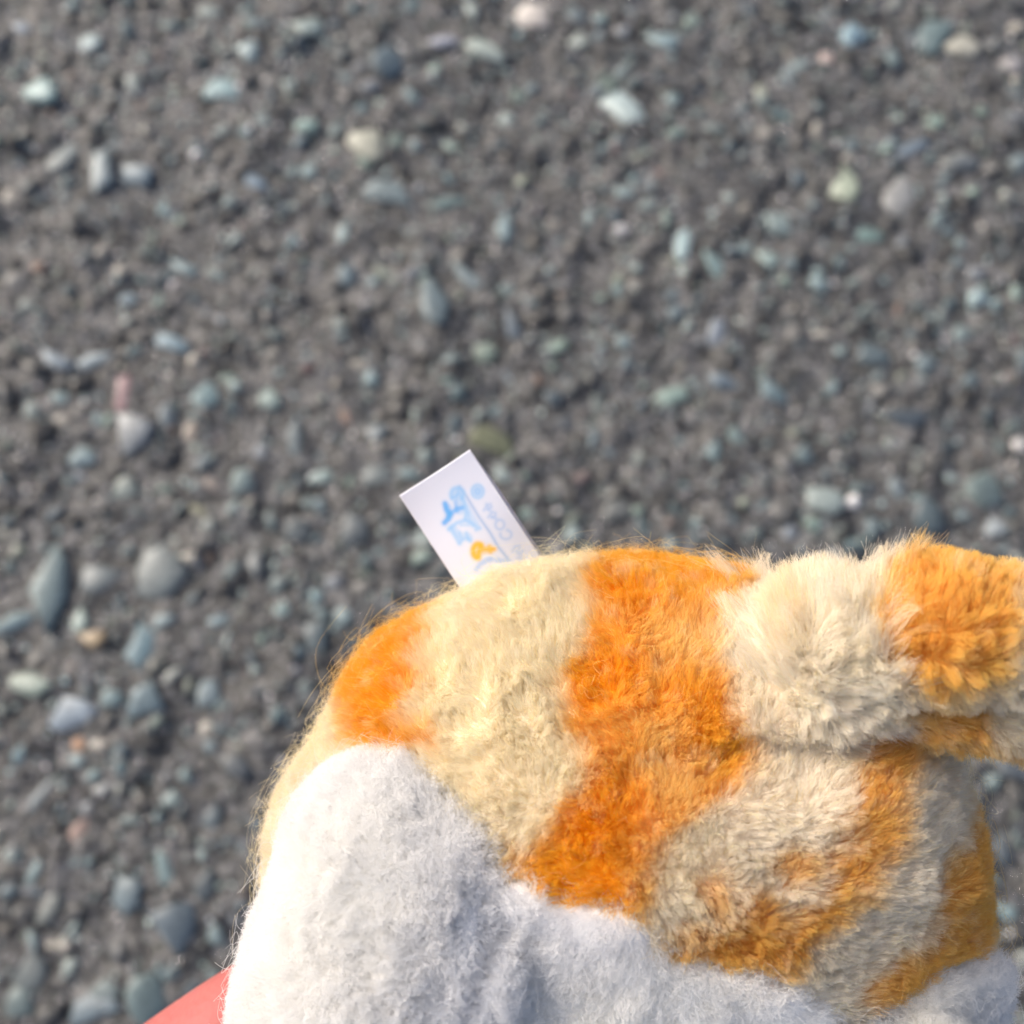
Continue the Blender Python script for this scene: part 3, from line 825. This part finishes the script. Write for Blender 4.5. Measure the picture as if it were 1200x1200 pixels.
for pts, wd, c, al in STROKES:
    q = np.array([zp(*p) for p in pts]); hw = wd * 140 / 1200 * (0.88 if wd > 12 else 0.9)
    m = front & (px > q[:, 0].min() - 8) & (px < q[:, 0].max() + 8) & (py > q[:, 1].min() - 8) & (py < q[:, 1].max() + 8)
    ix = np.where(m)[0]
    if len(ix) == 0: continue
    d = np.full(len(ix), 1e9)
    for i in range(len(q) - 1):
        a, b = q[i], q[i + 1]; e = b - a; wx, wy = px[ix] - a[0], py[ix] - a[1]
        t_ = np.clip((wx * e[0] + wy * e[1]) / (e @ e + 1e-9), 0, 1)
        d = np.minimum(d, np.hypot(wx - t_ * e[0], wy - t_ * e[1]))
    k = (al / (1 + np.exp(np.clip((d - hw) / 0.9, -30, 30))))[:, None]
    base[ix] = base[ix] * (1 - k) + np.asarray(c) * k
edge = np.minimum(Wg, 1 - Wg) * TW < 1.3
base[edge] *= np.array([0.93, 0.90, 0.86])
me = mesh_np("care_tag", to_toy(P), F)
point_color(me, "print", base)
uvl = me.uv_layers.new(name="UVMap")
lv = np.zeros(len(me.loops), np.int32); me.loops.foreach_get("vertex_index", lv)
uvl.data.foreach_set("uv", np.stack([Wg[lv], Sg[lv] * 3.8], 1).astype(np.float32).ravel())
o_tag = link("care_tag", me, M_SATIN, toy)
sm = o_tag.modifiers.new("ply", 'SOLIDIFY'); sm.thickness = 1.0 * S; sm.offset = 0
o_tag["label"] = "folded white satin ribbon tag with faint blue and yellow mirrored print"

# ================================================================== HAND
hand_o = bpy.data.objects.new("hand", None)
def skin_chain_mesh():
    V, E, Rr = [], [], []
    def add(px, py, z, r, prev=None):
        V.append(Vector((L(px, py, z) * S).tolist())); Rr.append(r * S)
        if prev is not None: E.append((prev, len(V) - 1))
        return len(V) - 1
    palm = add(60, 1720, -190, 150)
    wrist = add(-60, 2150, -200, 190, palm); add(-120, 2500, -190, 220, wrist)
    kn = add(70, 1520, -180, 120, palm)
    # index: upper edge shows at the lower left of the picture, then goes behind the toy
    i0 = add(60, 1400, -150, 88, kn); i1 = add(170, 1284, -110, 82, i0); i2 = add(305, 1188, -105, 78, i1); i3 = add(430, 1120, -190, 66, i2); add(520, 1090, -330, 52, i3)
    m0 = add(240, 1500, -280, 86, kn); m1 = add(430, 1400, -370, 80, m0); m2 = add(620, 1320, -440, 72, m1); m3 = add(740, 1280, -430, 58, m2)
    r0 = add(270, 1640, -290, 84, palm); r1 = add(450, 1580, -380, 76, r0); r2 = add(630, 1510, -440, 68, r1); add(740, 1480, -430, 54, r2)
    p0 = add(280, 1780, -260, 72, palm); p1 = add(430, 1740, -330, 64, p0); p2 = add(560, 1690, -380, 56, p1); add(650, 1660, -370, 46, p2)
    t0 = add(190, 1840, -40, 100, palm); t1 = add(330, 1700, 130, 84, t0); t2 = add(460, 1560, 220, 74, t1); add(540, 1480, 235, 58, t2)
    return V, E, Rr, palm
hv, he, hr, root_i = skin_chain_mesh()
hm = bpy.data.meshes.new("hand"); hm.from_pydata(hv, he, []); hm.update()
ho = bpy.data.objects.new("hand", hm); col.objects.link(ho)
md = ho.modifiers.new("skin", 'SKIN'); md.use_smooth_shade = True
for i, v in enumerate(hm.skin_vertices[0].data):
    v.radius = (hr[i], hr[i]); v.use_root = (i == root_i)
ss = ho.modifiers.new("sub", 'SUBSURF'); ss.levels = 3; ss.render_levels = 3
bpy.context.view_layer.update()
dg = bpy.context.evaluated_depsgraph_get()
em = bpy.data.meshes.new_from_object(ho.evaluated_get(dg)); em.name = "hand"
bpy.data.objects.remove(ho); bpy.data.objects.remove(hand_o)
for p in em.polygons: p.use_smooth = True
em.materials.clear()
ho = link("hand", em, M_SKIN)
ho.matrix_world = CAM @ Matrix.Translation((0, 0, -D))
ho["label"] = "bare hand gripping the plush from below, one pink finger showing at the lower left"
ho["category"] = "hand"
